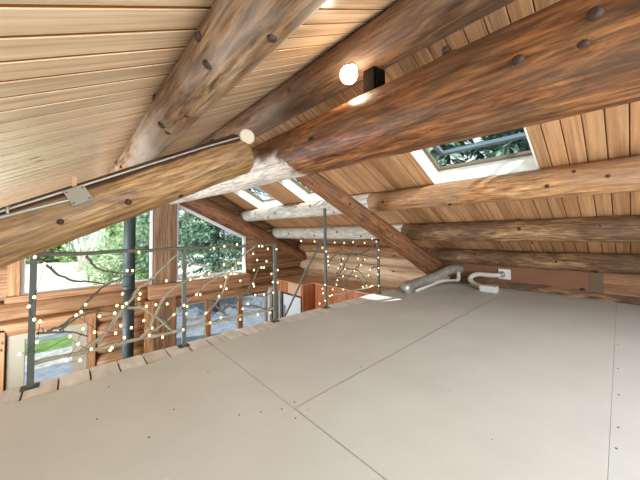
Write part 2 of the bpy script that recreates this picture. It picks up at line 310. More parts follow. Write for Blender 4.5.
# ---- ceilings: boards run down the slope, local x = down slope, y = along ridge, z = out of the roof
OPEN = [(.535, 1.64), (3.24, 4.33), (5.09, 6.20)]   # skylight openings along y
c_r, s_r = math.cos(math.atan(TR)), math.sin(math.atan(TR))
S0, S1 = (2.72-RX)/c_r, (3.56-RX)/c_r              # opening, distance down slope
def slope(name, side, pitch, y_off, length, opens, mboard):
    bm = bmesh.new(); g = .0035 if side > 0 else .0105; ch = .004 if side > 0 else .001; gd = .0181 if side > 0 else .0045
    ys = []; y = y_off
    while y > ROOM[0]: y -= pitch
    cuts = sorted([v for o in opens for v in o])
    while y < ROOM[1]:
        a, b = y, y+pitch
        seg = [a]+[c for c in cuts if a+.01 < c < b-.01]+[b]
        for p, q in zip(seg, seg[1:]):
            mid = (p+q)/2; hole = any(o[0] < mid < o[1] for o in opens)
            for s0, s1 in (((0, S0), (S1, length)) if hole else ((0, length),)):
                pa = g if p == a else 0; qa = g if q == b else 0
                # board with chamfered long edges
                prof = [(p+pa, gd-.0001), (p+pa, ch), (p+pa+ch, 0), (q-qa-ch, 0), (q-qa, ch), (q-qa, gd-.0001)]
                A = [bm.verts.new((s0, yy, zz)) for yy, zz in prof]; B = [bm.verts.new((s1, yy, zz)) for yy, zz in prof]
                for i in range(6): bm.faces.new((A[i], B[i], B[(i+1)%6], A[(i+1)%6]))
                bm.faces.new(A[::-1]); bm.faces.new(B)
        y += pitch
    # roof build-up over the boards, split round the skylights
    e = [ROOM[0]]+cuts+[ROOM[1]]
    for p, q in zip(e, e[1:]):
        hole = any(o[0] <= (p+q)/2 <= o[1] for o in opens)
        for s0, s1 in (((-.05, S0-.02), (S1+.02, length+.1)) if hole else ((-.05, length+.1),)):
            box(bm, s0, s1, p, q, gd, .03, mi=1); box(bm, s0, s1, p, q, .03, .22, mi=2)
    o = obj(name, bm, mboard, mats=[mboard, M['groove'], M['roof']])
    o.location = (RX, 0, RZ)
    th = math.atan(TR if side > 0 else TL)
    if side > 0: o.rotation_euler = (0, th, 0)
    else:
        ct, st = math.cos(th), math.sin(th)
        o.data.transform(Matrix.Diagonal((1, -1, 1, 1))); o.data.flip_normals()
        o.rotation_euler = Matrix(((-ct, 0, -st), (0, -1, 0), (-st, 0, ct))).to_euler()
    return struct(o)
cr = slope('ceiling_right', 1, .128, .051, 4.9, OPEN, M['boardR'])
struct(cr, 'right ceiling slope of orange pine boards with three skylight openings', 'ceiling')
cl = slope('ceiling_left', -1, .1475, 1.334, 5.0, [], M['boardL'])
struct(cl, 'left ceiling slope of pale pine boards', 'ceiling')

# ---- loft floor: painted sheets with open seams, and worn boards along the edge
bm = bmesh.new()
xs = [-2.55, -1.485, .955, 3.39, 5.62]; ysr = [-2.55, -1.135, .072, 1.283, 2.492]
gx = {.955: .003, 3.39: .001, -1.485: .001}
for i in range(4):
    for j in range(4):
        g = [.002 if xs[i] == .955 else .0006, .002 if xs[i+1] == .955 else .0006, .001, .001]
        if ysr[j] == 1.283 and i > 1: g[2] = .0025
        if ysr[j+1] == 1.283 and i > 1: g[3] = .0025
        dz = .003 if (i > 1 and j == 2) else 0
        box(bm, xs[i]+g[0], xs[i+1]-g[1], ysr[j]+g[2], ysr[j+1]-g[3], -.014, dz, bev=.0008)
box(bm, -2.55, 5.62, -2.55, 2.70, -.03, -.0142, mi=1)
box(bm, -2.55, 5.62, -2.55, 2.68, -.30, -.03, mi=2)
fl = struct(obj('floor', bm, None, mats=[M['floor'], M['gap'], M['timber']]), 'grey beige painted sheet floor of the loft', 'floor')
x = -2.4; k = 0
bm = bmesh.new()
while x < 5.55:
    w = .168
    box(bm, x+.005, min(x+w-.005, 5.6), 2.488+random.uniform(-.002,.004), 2.745+random.uniform(-.006,.006), -.04, -.008+random.uniform(0,.003), bev=.003)
    x += w; k += 1
eb = struct(obj('edge_boards', bm, M['deck'], fl)); eb['label'] = 'short worn painted boards along the loft edge'
for sx, sy in ((.99,1.33),(.90,1.33),(1.0,1.22),(.91,1.215),(.70,1.45),(.80,1.39),(.45,1.75),(.12,1.95),(.30,1.60),(1.6,1.33),(2.3,1.34),(2.0,1.245),(2.9,1.245),(1.5,.45),(2.05,.045),(2.45,.045),(1.85,.05),(2.9,.05),(3.5,.05),(1.75,.75),(.75,2.05),(.2,2.3)):
    b2 = bmesh.new(); disc(b2, (sx, sy, .0005), (0,0,1), .0048, .0025, 10)
    obj('screw_head', b2, M['screw'], fl)

# ---- great room floor, below the loft
bm = bmesh.new(); y = -2.5
while y < 7.0:
    box(bm, -2.5, 5.7, y+.002, min(y+.118, 7.0), -2.64, -2.6); y += .12
struct(obj('floor_lower', bm, M['lower']), 'plank floor of the great room below', 'floor')

# ---- eave wall on the right: stacked logs
bm = bmesh.new()
for k in range(-7, 2):
    z = -.01+.37*k
    wall_log(bm, 'Y', 2.62 if k == 1 else -2.5, 7.1, 5.70, z, .2, k+20)
box(bm, 5.72, 5.86, -2.5, 7.1, -2.7, .42)
wr = struct(obj('wall_right', bm, M['wallY']), 'eave wall of stacked peeled logs on the right', 'wall')
bm = bmesh.new()
box(bm, 5.5, 5.56, .33, 2.62, .10, .46); o = obj('plate_board', bm, M['strip'], wr); o['label'] = 'tan painted board between the logs'
bm = bmesh.new()
box(bm, 5.495, 5.56, .19, .329, .10, .46); o = obj('plate_board', bm, M['stripG'], wr); o['label'] = 'grey brown patch board'
bm = bmesh.new()
box(bm, 5.5, 5.56, -2.5, .189, .10, .46); o = obj('plate_board', bm, M['stripO'], wr); o['label'] = 'orange bare wood board'
# low dark bark log at the foot of the eave wall, in front of the boards
log('sill_log', (5.665, 2.3, .03), (5.665, -2.45, .0), .19, .195, M['purlinD'], 'low dark log with bark edges lying along the floor under the tan board strip', 55, wob=.09, nk=5)

# ---- left eave wall and the wall behind the camera (unseen openings added to let fill light in)
bm = bmesh.new()
for k in range(-7, 2):
    for y0, y1 in (((-2.5, 3.5), (6.3, 7.1)) if k in (-5,-4,-3,-2,-1) else ((-2.5, 7.1),)): wall_log(bm, 'Y', y0, y1, -2.42, -.01+.37*k, .2, k+40)
struct(obj('wall_left', bm, M['wallY']), 'eave wall of stacked logs on the left', 'wall')
bm = bmesh.new()
def back_rows(bm):
    z = -2.6
    while z < 2.5:
        z1 = z+.3
        half = [x for x in (RX - (RZ-z1)/TL, RX + (RZ-z1)/TR)]
        x0, x1 = max(-2.45, half[0]), min(5.6, half[1])
        if .25 < z < 1.5:
            for a, b in ((x0, -.3), (1.4, 1.9), (3.7, x1)):
                if b > a: box(bm, a, b, -2.62, -2.5, z+.002, z1-.002, bev=.01)
        elif x1 > x0: box(bm, x0, x1, -2.62, -2.5, z+.002, z1-.002, bev=.01)
        z = z1
back_rows(bm)
struct(obj('wall_near', bm, M['wallX']), 'log wall behind the viewer with two openings added for fill light', 'wall')

# ---- gable wall: windows, logs, planks, timber post and header
def wtop_r(x): return 1.71 - .473*(x-1.85)
def wtop_l(x): return 1.67 - .473*(1.33-x)
bm = bmesh.new()
# planks over the windows, up to the roof
n = 0
zz = .02
def plank_row(z0, z1):
    lo = RX-(RZ-z0)/TL; hi = RX+(RZ-z0)/TR
    # right part: outside window 2
    segs = []
    a = (1.71-z0)/.473+1.85          # x where the window top meets z0
    segs.append((max(1.82, min(a, 3.53)) if z0 < 1.71 else 1.67, min(5.6, hi)))
    if z0 < .92: segs[-1] = (3.56, min(5.6, hi))
    b = 1.33-(1.67-z0)/.473
    segs.append((max(-2.4, lo), min(1.30, max(b, -.63)) if z0 < 1.67 else 1.67))
    if z0 < .70: segs[-1] = (max(-2.4, lo), -.63)
    for x0, x1 in segs:
        if x1-x0 < .05: continue
        # trapezoid follows the roof above and the window top below
        hi1 = min(x1, RX+(RZ-z1)/TR) if x1 > RX else x1
        lo1 = max(x0, RX-(RZ-z1)/TL) if x0 < RX else x0
        if hi1 <= lo1: hi1 = lo1 = (max(lo1, x0)+min(hi1, x1))/2
        x0t, x1t = lo1, hi1
        prism(bm, [(x0, z0+.002), (x1, z0+.002), (max(x1t, x0t+.01), z1-.002), (x0t, z1-.002)], 7.02, 7.12)
z = -.08
while z < 2.55:
    plank_row(z, z+.19); z += .19
# solid logs between and below the windows
for k in range(1, 10):
    z = -.285-.31*(k-1)
    r = .165
    if k == 1: segs = [(-2.4, 1.3), (3.5, 5.6)]
    elif z > -.62: segs = [(-2.4, 1.3), (3.5, 5.6)]
    else: segs = [(-2.4, -.78), (.40, 1.22), (4.70, 5.6)]
    for a, b in segs: wall_log(bm, 'X', a, b, 7.10, z, r, k+70)
wall_log(bm, 'X', 1.8, 3.5, 7.14, -.5, .16, 99)
for k in range(4): wall_log(bm, 'X', 3.62, 5.6, 7.13, .09+.27*k, .15, 80+k) if k < 2 else None
box(bm, 3.6, 5.6, 7.16, 7.25, -.75, .6)
prism(bm, [(1.78, 1.74), (3.6, .88), (3.6, 1.25), (1.78, 2.2)], 7.03, 7.13); prism(bm, [(1.36, 1.68), (-.65, .73), (-.65, 1.2), (1.36, 2.15)], 7.03, 7.13)
box(bm, -2.4, -.75, 7.15, 7.25, -2.6, 0.0); box(bm, .35, 1.3, 7.15, 7.25, -2.6, 0.0); box(bm, 4.65, 5.7, 7.15, 7.25, -2.6, .4)
wf = struct(obj('wall_far', bm, M['wallX']), 'log gable wall with the tall windows', 'wall')
def timber(name, poly, y0, y1, mat, bev=.008, label=None):
    b = bmesh.new(); prism(b, poly, y0, y1)
    bmesh.ops.bevel(b, geom=b.edges[:], offset=bev, segments=2, affect='EDGES')
    o = obj(name, b, mat, wf)
    if label: o['label'] = label
    return o
R4 = lambda a, b, c, d: [(a, c), (b, c), (b, d), (a, d)]
timber('timber_post', R4(1.36, 1.80, -2.6, 1.76), 6.86, 7.14, M['post'], .012, 'square timber post under the ridge log')
timber('header_timber', R4(1.25, 3.62, -.40, -.10), 6.80, 6.98, M['timber'], .01, 'thick fir header under the right gable window')
timber('sill_board', R4(-.8, 1.25, -.13, -.02), 6.90, 7.1, M['wallX'])
timber('rough_trim', R4(-.78, -.63, -.05, .75), 6.93, 7.08, M['timberZ'])
timber('window_trim', R4(.26, .39, -2.6, -.60), 6.92, 7.1, M['timberZ'])
timber('window_trim', R4(-.95, -.78, -2.6, -.55), 6.92, 7.1, M['timberZ'])
timber('window_trim', R4(-.95, .39, -.60, -.47), 6.92, 7.1, M['timber'])
timber('window_trim', R4(1.20, 1.36, -2.6, -.45), 6.90, 7.1, M['timberZ'])
timber('window_trim', R4(1.80, 4.75, -.65, -.50), 6.93, 7.1, M['timber'])
# gable rafter log along the wall, right and left
log('gable_rafter_log', (1.75, 6.86, 2.05), (5.5, 6.86, .20), .18, .15, M['rafterR'], 'brown log rafter running down the gable wall over the right tall window', 31, nk=3)
log('gable_rafter_log', (1.62, 6.86, 2.05), (-2.2, 6.86, .10), .17, .15, M['rafterR'], 'brown log rafter on the gable wall over the left tall window', 32, nk=2)

def window(n, poly, inset, y0, y1, mat, label, bars=()):
    b = bmesh.new(); k = len(poly); cx = sum(p[0] for p in poly)/k; cz = sum(p[1] for p in poly)/k
    # inner polygon by offsetting every edge inwards
    inner = []
    for i in range(k):
        p, q, r = Vector(poly[i-1]), Vector(poly[i]), Vector(poly[(i+1)%k])
        e1, e2 = (q-p).normalized(), (r-q).normalized(); n1, n2 = V(-e1.y, e1.x), V(-e2.y, e2.x)
        bis = (n1+n2); inner.append(q + bis*(inset/(1+n1.dot(n2))))
    def ring(y): return [b.verts.new((p[0], y, p[1])) for p in poly], [b.verts.new((p[0], y, p[1])) for p in inner]
    o0, i0 = ring(y0); o1, i1 = ring(y1)
    for i in range(k):
        j = (i+1) % k
        b.faces.new((o0[i], o0[j], i0[j], i0[i])); b.faces.new((o1[i], i1[i], i1[j], o1[j]))
        b.faces.new((o0[i], o1[i], o1[j], o0[j])); b.faces.new((i0[i], i0[j], i1[j], i1[i]))
    w = struct(obj('window_%d' % n, b, mat), label, 'window')
    g = bmesh.new(); prism(g, [tuple(p) for p in inner], (y0+y1)/2, (y0+y1)/2+.006); obj('pane', g, M['glass'], w)
    for x0, x1, z0, z1 in bars:
        m = bmesh.new(); box(m, x0, x1, y0-.03, y1, z0, z1, bev=.004); obj('mullion', m, M['timberZ'], w)
    return w
window(1, [(-.63, -.04), (1.34, -.04), (1.34, wtop_l(1.34)), (-.63, wtop_l(-.63))], .045, 7.0, 7.09, M['white'], 'left tall gable window with sloping head and white frame')
window(2, [(1.80, -.09), (3.58, -.09), (3.58, wtop_r(3.58)), (1.80, wtop_r(1.80))], .065, 7.0, 7.09, M['white'], 'right tall gable window with sloping head and white frame')
w3 = window(3, [(-.76, -2.3), (.25, -2.3), (.25, -.585), (-.76, -.585)], .20, 6.97, 7.08, M['taupe'], 'lower left window in a wide taupe frame')
w4 = window(4, [(1.80, -2.3), (4.25, -2.3), (4.25, -.66), (1.80, -.66)], .04, 7.0, 7.08, M['taupe'], 'lower right row of panes between wooden mullions', bars=[(2.50, 2.62, -2.3, -.66), (3.36, 3.48, -2.3, -.66)])
d1 = bmesh.new(); box(d1, 4.27, 4.36, 6.9, 7.06, -2.6, -.58, bev=.006); box(d1, 4.62, 4.72, 6.9, 7.06, -2.6, -.58, bev=.006); box(d1, 4.36, 4.62, 6.9, 7.06, -.66, -.58, bev=.004)
dd = struct(obj('door_1', d1, M['white']), 'pale narrow door frame beside the cabinets on the gable wall', 'door')
d2 = bmesh.new(); box(d2, 4.36, 4.62, 6.98, 7.03, -2.6, -.66, bev=.004); obj('door_panel', d2, M['timberZ'], dd)

# ------------------------------------------------------------------ roof logs
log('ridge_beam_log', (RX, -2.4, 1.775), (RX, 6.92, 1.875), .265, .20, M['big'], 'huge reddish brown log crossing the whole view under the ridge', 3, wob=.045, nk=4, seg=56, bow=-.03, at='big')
log('ridge_purlin_log', (RX, -2.4, 2.39), (RX, 6.95, 2.38), .172, .16, M['ridge'], 'dark brown log right under the roof peak behind the bare lamp', 4, nk=6)
log('purlin_log', (.477, -2.4, 1.785), (.477, 6.95, 1.785), .122, .12, M['purlinL'], 'knotty grey brown log crossing the pale left ceiling', 5, nk=5, knob=.07, at='pl')
log('purlin_log', (3.52, 2.66, 1.457), (3.52, -2.4, 1.462), .145, .158, M['purlin'], 'orange log directly under the near skylight', 8, nk=3, wob=.06, at='p1')
log('purlin_log', (3.50, 6.95, 1.46), (3.52, 2.60, 1.462), .15, .15, M['purlinP'], 'pale whitish log under the two far skylights', 9, nk=6, knob=.03, at='p1f')
log('purlin_log', (4.48, 2.66, .985), (4.48, -2.4, .985), .15, .145, M['purlinD'], 'brown weathered log on the right slope, second below the near skylight', 10, nk=4, wob=.07, at='p2')
log('purlin_log', (4.46, 6.95, .985), (4.48, 2.60, .985), .15, .15, M['purlinP'], 'pale log on the far right slope with lights strung below it', 11, nk=5, knob=.03, at='p2f')
log('purlin_log', (5.40, 2.66, .525), (5.40, -2.4, .525), .13, .14, M['purlinD'], 'dark bark covered log just above the tan board strip', 12, nk=6, wob=.11, at='p3')
log('purlin_log', (5.42, 6.95, .52), (5.40, 2.66, .52), .13, .13, M['purlin'], 'brown log on top of the far eave wall behind the kitchen corner', 13, nk=4)
# the truss: a rafter log to each side of the ridge log
log('rafter_log', (-1.1, 2.5, .585), (1.27, 2.5, 1.80), .148, .195, M['rafterL'], 'ochre log rafter at upper left carrying the metal cables', 14, wob=.05, nk=3, seg=48, at='rl')
log('rafter_log', (1.86, 2.5, 1.765), (5.30, 2.5, .27), .10, .19, M['rafterR'], 'reddish brown log rafter slanting down to the silver duct', 15, nk=4, at='rr')

# plain dark block between ridge log and ridge purlin
bm = bmesh.new(); box(bm, -.07, .07, -.06, .06, 0, .26, bev=.012)
o = tag(obj('dark_block', bm, M['block']), 'plain dark block standing on the huge log beside the lamp', 'wood block'); o.location = (RX+.03, 1.23, 1.985)

# ceiling lamp: bare globe bulb in a porcelain holder
t = thing('ceiling_lamp', 'bare glowing globe bulb in a holder under the dark ridge log', 'lamp', (1.572, 1.33, 2.25))
dn = V(-.58, 0, -.81)
b = bmesh.new(); tube(b, [dn*-.012, dn*.012, dn*.03], [.042,.040,.026], 20); obj('lamp_holder', b, M['porc'], t, True)
b = bmesh.new(); bmesh.ops.create_uvsphere(b, u_segments=24, v_segments=16, radius=.066); bmesh.ops.translate(b, verts=b.verts, vec=dn*.088); obj('bulb', b, M['lamp'], t, True)

# ------------------------------------------------------------------ skylights on the right slope
TH = math.atan(TR)
def skylight(y0, y1, label):
    ym = (y0+y1)/2; hw = (y1-y0)/2; s0, s1 = S0, S1; sm = (s0+s1)/2; hl = (s1-s0)/2; D = .25
    t = thing('skylight', label, 'skylight', (RX+sm*c_r, ym, RZ-sm*s_r)); t.rotation_euler = (0, TH, 0)
    b = bmesh.new(); w = .016
    box(b, hl-w, hl, -hw, hw, .0, D); box(b, -hl, -hl+w, -hw, hw, 0, D)
    box(b, -hl+w, hl-w, hw-w, hw, 0, D); box(b, -hl+w, hl-w, -hw, -hw+w, 0, D); obj('well_lining', b, M['wellw'], t)
    def ring(a, c, h0, h1, th):
        q = bmesh.new()
        box(q, a-th, a, -c, c, h0, h1, bev=.003); box(q, -a, -a+th, -c, c, h0, h1, bev=.003)
        box(q, -a+th, a-th, c-th, c, h0, h1, bev=.003); box(q, -a+th, a-th, -c, -c+th, h0, h1, bev=.003); return q
    obj('frame', ring(hl-w, hw-w, D-.05, D-.005, .035), M['frameD'], t)
    q = ring(hl-.03, hw-.03, 0, .05, .055); g = bmesh.new(); box(g, -hl+.08, hl-.08, -hw+.08, hw-.08, .02, .03)
    mt = Matrix.Translation((-hl, 0, D)) @ Matrix.Rotation(-math.radians(11), 4, 'Y') @ Matrix.Translation((hl, 0, 0))
    for z in (q, g): bmesh.ops.transform(z, matrix=mt, verts=z.verts)
    sh = obj('sash', q, M['sash'], t); obj('pane', g, M['glass'], sh)
    h = bmesh.new(); box(h, hl-.07, hl-.05, -.04, .04, D-.075, D-.05, bev=.004); tube(h, [(hl-.06, -.3, D-.06), (hl-.062, 0, D-.062), (hl-.06, .3, D-.06)], .006, 8)
    obj('latch_bar', h, M['frameD'], t)
    return t
skylight(*OPEN[0], 'near skylight in a white well above the orange log, seen under the huge ridge log')
skylight(*OPEN[1], 'middle skylight, mostly hidden behind the slanting brown rafter, with a bright white well')
skylight(*OPEN[2], 'far skylight nearest the gable wall, above the pale whitish log')

# ------------------------------------------------------------------ railing of iron posts and branches
RY = 2.68
def bar(p, q, w, bm):
    """square bar"""
    tube(bm, [p, q], w*.7071, 4)
def branch(pts, r0, mat, parent, seed):
    rnd = random.Random(seed)
    P = [V(x, RY+rnd.uniform(-.02,.02), z) for x, z in pts]
    S = spline(P, 5); n = len(S)
    S = [p+V(rnd.uniform(-1,1), rnd.uniform(-1,1), rnd.uniform(-1,1))*.004 for p in S]
    b = bmesh.new(); tube(b, S, [r0*(1-.5*i/n)*(1+rnd.uniform(-.12,.12)) for i in range(n)], 8)
    for k in range(2):                                 # little twig stubs
        i = rnd.randrange(2, n-2); d = V(rnd.uniform(-.5,.5), rnd.uniform(-.3,.3), rnd.choice((-1,1))).normalized()
        tube(b, [S[i], S[i]+d*.025, S[i]+d*.045], [r0*.4, r0*.3, r0*.12], 6)
    return child(obj('branch', b, mat, None, True), parent)
def iron_post(x, top, parent):
    b = bmesh.new(); box(b, x-.0165, x+.0165, RY-.0165, RY+.0165, -.004, top, bev=.003); child(obj('post', b, M['iron']), parent)
    b = bmesh.new(); box(b, x-.045, x+.045, RY-.04, RY+.04, -.009, -.001, bev=.002); child(obj('base_plate', b, M['iron']), parent)
rl = thing('railing', 'branch railing with three iron posts along the left loft edge', 'railing', (.77, RY, 0))
for x in (-.185, .765, 1.732): iron_post(x, .865, rl)
b = bmesh.new(); tube(b, [(-.20+i*1.955/24, RY+.004*math.sin(i*1.9), .866+.004*math.sin(i*1.3)) for i in range(25)], .0145, 8); child(obj('top_rail', b, M['branchd'], None, True), rl)
b = bmesh.new(); tube(b, [(-.185+i*1.93/24, RY+.006*math.sin(i*1.7), .144+.005*math.sin(i*1.1)) for i in range(25)], [.015+.002*math.sin(i*2.3) for i in range(25)], 8); child(obj('bottom_rail', b, M['branchl'], None, True), rl)
for i, p in enumerate(LEFT_BRANCHES): branch(p, (.014 if i == 5 else .0125 if i in (4,7,9,11) else .0095), M['branchl'] if i in (4,5,7,8,9,13,16) else M['branchd'], rl, i)
rr = thing('railing', 'branch railing with a tall iron post on the far side of the ladder gap', 'railing', (3.1, RY, 0))
iron_post(2.53, 1.32, rr); iron_post(3.72, .875, rr)
b = bmesh.new(); tube(b, [(2.53+i*1.19/14, RY+.004*math.sin(i*1.9), .872+.004*math.sin(i*1.3)) for i in range(15)], .0135, 8); child(obj('top_rail', b, M['branchd'], None, True), rr)
b = bmesh.new(); tube(b, [(2.53+i*1.19/14, RY+.006*math.sin(i*1.7), .134+.005*math.sin(i*1.1)) for i in range(15)], .014, 8); child(obj('bottom_rail', b, M['branchl'], None, True), rr)
for i, p in enumerate(RIGHT_BRANCHES): branch(p, .011, M['branchd'], rr, 50+i)
# slanting ladder handrail
b = bmesh.new(); tube(b, [(2.49, 2.72, .862), (2.50, 3.0, .52), (2.53, 3.40, .0), (2.56, 4.0, -.80), (2.60, 5.1, -2.25)], .014, 10)
o = tag(obj('ladder_handrail', b, M['iron'], None, True), 'thin dark handrail slanting down through the gap beside the tall post', 'handrail'); rebase(o, (2.49, 2.72, .862))

def lights(name, bulbs, label, loc):
    t = thing(name, label, 'string lights', loc)
    # wire from bulb to nearest bulb
    rest = bulbs[1:]; cur = bulbs[0]; path = [cur]
    while rest:
        nx = min(rest, key=lambda q: (q[0]-cur[0])**2+(q[1]-cur[1])**2); rest.remove(nx); path.append(nx); cur = nx
    P = []
    for i, (x, z) in enumerate(path):
        P.append(V(x, 2.652, z))
        if i+1 < len(path):
            x2, z2 = path[i+1]; d = math.hypot(x2-x, z2-z)
            if d < .3: P.append(V((x+x2)/2, 2.648, (z+z2)/2-.12*d))
    b = bmesh.new(); tube(b, P, .0016, 5); child(obj('wire', b, M['dark']), t)
    me = None
    for x, z in path:
        if me is None:
            b = bmesh.new(); bmesh.ops.create_uvsphere(b, u_segments=10, v_segments=8, radius=.0095)
            for v in b.verts: v.co.z *= 1.25
            o = obj('bulb', b, M['bulb'], t, True); me = o.data
        else:
            o = bpy.data.objects.new('bulb', me); C.objects.link(o); o.parent = t
        o.location = (x-loc[0], 2.650-loc[1], z-loc[2])
    return t
lights('string_lights', LEFT_BULBS, 'warm fairy lights wound over the long left railing', (-.18, 2.65, 0))
lights('string_lights', RIGHT_BULBS, 'warm fairy lights wound over the short right railing', (2.5, 2.65, 0))

# ------------------------------------------------------------------ stovepipe
t = thing('stovepipe', 'black round stovepipe standing in front of the left gable window', 'stovepipe', (.706, 5.4, -2.6))
b = bmesh.new(); tube(b, [(0,0,1.3), (0,0,2.75)], .079, 28); obj('pipe_section', b, M['pipe'], t, True)
b = bmesh.new(); tube(b, [(0,0,2.75), (0,0,4.8)], .082, 28); obj('pipe_section', b, M['pipe'], t, True)
b = bmesh.new(); tube(b, [(0,0,2.72), (0,0,2.78)], .085, 28); obj('joint_collar', b, M['pipe'], t, True)
b = bmesh.new(); box(b, -.28, .28, -.22, .25, .12, 1.3, bev=.02); obj('stove_body', b, M['dark'], t)
b = bmesh.new()
for sx in (-.22, .22):
    for sy in (-.17, .2): box(b, sx-.025, sx+.025, sy-.025, sy+.025, 0, .13, bev=.004)
obj('stove_feet', b, M['dark'], t)

# ------------------------------------------------------------------ cables, boxes on the left rafter
def on_rafter(x, a, off):
    """point on the left rafter surface: x along, a = angle up from facing the viewer"""
    f = (x+1.1)/2.37; r = .148+.047*f + off; z = .585+1.215*f
    n = V(-.455, 0, .89)
    return V(x, 2.5, z) + V(0,-1,0)*r*math.cos(a) + n*r*math.sin(a)
b = bmesh.new(); P = [on_rafter(-1.0+i*2.22/60, math.radians(47 if i < 50 else 47-(i-50)*.5), .012) for i in range(61)]
tube(b, P, .0075, 8, ridge=.12); t = obj('armoured_cable', b, M['conduit'], None, True); tag(t, 'upper thin metal cable running up the ochre rafter to the round box', 'cable'); rebase(t, P[0])
bx = .065
b = bmesh.new(); P = [on_rafter(-1.0+i*1.045/40, math.radians(40-18*max(0,(i-22)/18)), .012) for i in range(41)]
tube(b, P, .0095, 8, ridge=.14); t = obj('armoured_cable', b, M['conduit'], None, True); tag(t, 'lower ribbed metal cable ending at the square box on the ochre rafter', 'cable'); rebase(t, P[0])
for x in (-.22, -.31):
    b = bmesh.new(); c = on_rafter(x, math.radians(42), .008); ax = V(.89,0,.455)
    tube(b, [c+V(0,-.01,.03), c+V(0,-.016,0), c+V(.01,-.004,-.04)], .007, 8); o = tag(obj('cable_strap', b, M['galv'], None, True), 'small metal strap holding the cables, %s' % ('right one of two' if x > -.25 else 'left one of two'), 'cable strap'); rebase(o, c)
c = on_rafter(bx, math.radians(24), .0); ex = V(.89,0,.455); nn = (V(0,-1,0)*math.cos(math.radians(24)) + V(-.455,0,.89)*math.sin(math.radians(24))).normalized(); ez = nn.cross(ex) * -1
def framebox(bm, a, b2, h0, h1, bev=.003):
    m = Matrix((ex, ez, nn)).transposed().to_4x4(); m.translation = c
    q = bmesh.new(); box(q, -a, a, -b2, b2, h0, h1, bev=bev); bmesh.ops.transform(q, matrix=m, verts=q.verts)
    return q
t = thing('junction_box', 'square grey metal junction box on the ochre rafter', 'junction box', c)
child(obj('box_body', framebox(None, .052, .052, -.02, .022), M['galv']), t)
child(obj('cover_plate', framebox(None, .056, .056, .022, .027), M['galv']), t)
for sx, sy in ((-.042,.042),(.042,.042),(-.042,-.042),(.042,-.042)):
    b = bmesh.new(); p = c+ex*sx+ez*sy+nn*.027; disc(b, p, nn, .006, .003, 10); child(obj('screw', b, M['screw']), t)
c2 = on_rafter(1.27, math.radians(40), .0); n2 = (V(0,-1,0)*math.cos(math.radians(30))+V(-.2,0,.1)*.5).normalized()
b = bmesh.new(); disc(b, c2-n2*.01, n2, .074, .035, 28); o = tag(obj('round_box', b, M['porc']), 'round cream cover where the upper cable ends near the huge log', 'junction box'); rebase(o, c2)
# wooden peg on the rafter
b = bmesh.new(); p = on_rafter(.08, math.radians(66), 0); box(b, p.x-.012, p.x+.012, p.y-.012, p.y+.012, p.z-.01, p.z+.055, bev=.002)
o = tag(obj('wood_peg', b, M['copper']), 'tiny wooden peg sticking up above the square junction box', 'peg'); rebase(o, p)

# ------------------------------------------------------------------ duct, pipe and hose by the eave wall
t = thing('air_duct', 'silver foil duct lying beside the foot of the slanting rafter', 'duct', (4.06, 2.41, 0))
P = spline([(4.15, 2.41, .085), (4.45, 2.41, .10), (4.72, 2.37, .125), (4.94, 2.27, .185), (5.14, 2.18, .26), (5.33, 2.11, .28), (5.52, 2.10, .26)], 8)
b = bmesh.new(); tube(b, P, .078, 20, ridge=.035); child(obj('duct_tube', b, M['foil'], None, True), t)
P = spline([(4.17, 2.41, .088), (4.08, 2.40, .09), (4.02, 2.36, .085), (4.0, 2.29, .08)], 5)
b = bmesh.new(); tube(b, P, [.09]*len(P), 20); child(obj('elbow', b, M['foil'], None, True), t)
t = thing('drain_pipe', 'thin cream plastic pipe with an upright elbow beside the silver duct', 'pipe', (4.12, 2.25, 0))
b = bmesh.new(); P = [(4.14, 2.27, .03), (4.80, 2.27, .055), (4.86, 2.27, .07), (5.02, 2.22, .085), (5.12, 2.19, .085), (5.35, 2.07, .07)]
tube(b, P, [.024,.024,.031,.031,.024,.024], 14); child(obj('pipe', b, M['pvc'], None, True), t)
b = bmesh.new(); P = spline([(5.31, 2.09, .07), (5.345, 2.07, .085), (5.355, 2.065, .12), (5.355, 2.065, .225)], 5); tube(b, P, .034, 14); child(obj('elbow', b, M['pvc'], None, True), t)
t = thing('vent_hose', 'white bent hose curling from a wall plate into a small floor box', 'hose', (5.15, 1.62, 0))
P = spline([(5.47, 1.38, .245), (5.40, 1.45, .225), (5.36, 1.60, .222), (5.33, 1.72, .225), (5.29, 1.81, .185), (5.26, 1.83, .125), (5.22, 1.77, .075), (5.16, 1.66, .055), (5.12, 1.58, .05)], 8)
b = bmesh.new(); tube(b, P, .039, 18, ridge=.05); child(obj('hose_tube', b, M['hose'], None, True), t)
b = bmesh.new(); box(b, 5.465, 5.498, 1.27, 1.45, .16, .33, bev=.006); child(obj('wall_plate', b, M['white']), t)
b = bmesh.new(); tube(b, [(5.47,1.37,.245),(5.43,1.42,.234)], .05, 18); child(obj('hose_collar', b, M['galv'], None, True), t)
b = bmesh.new(); box(b, 4.98, 5.13, 1.36, 1.60, .001, .095, bev=.006); child(obj('floor_box', b, M['white']), t)

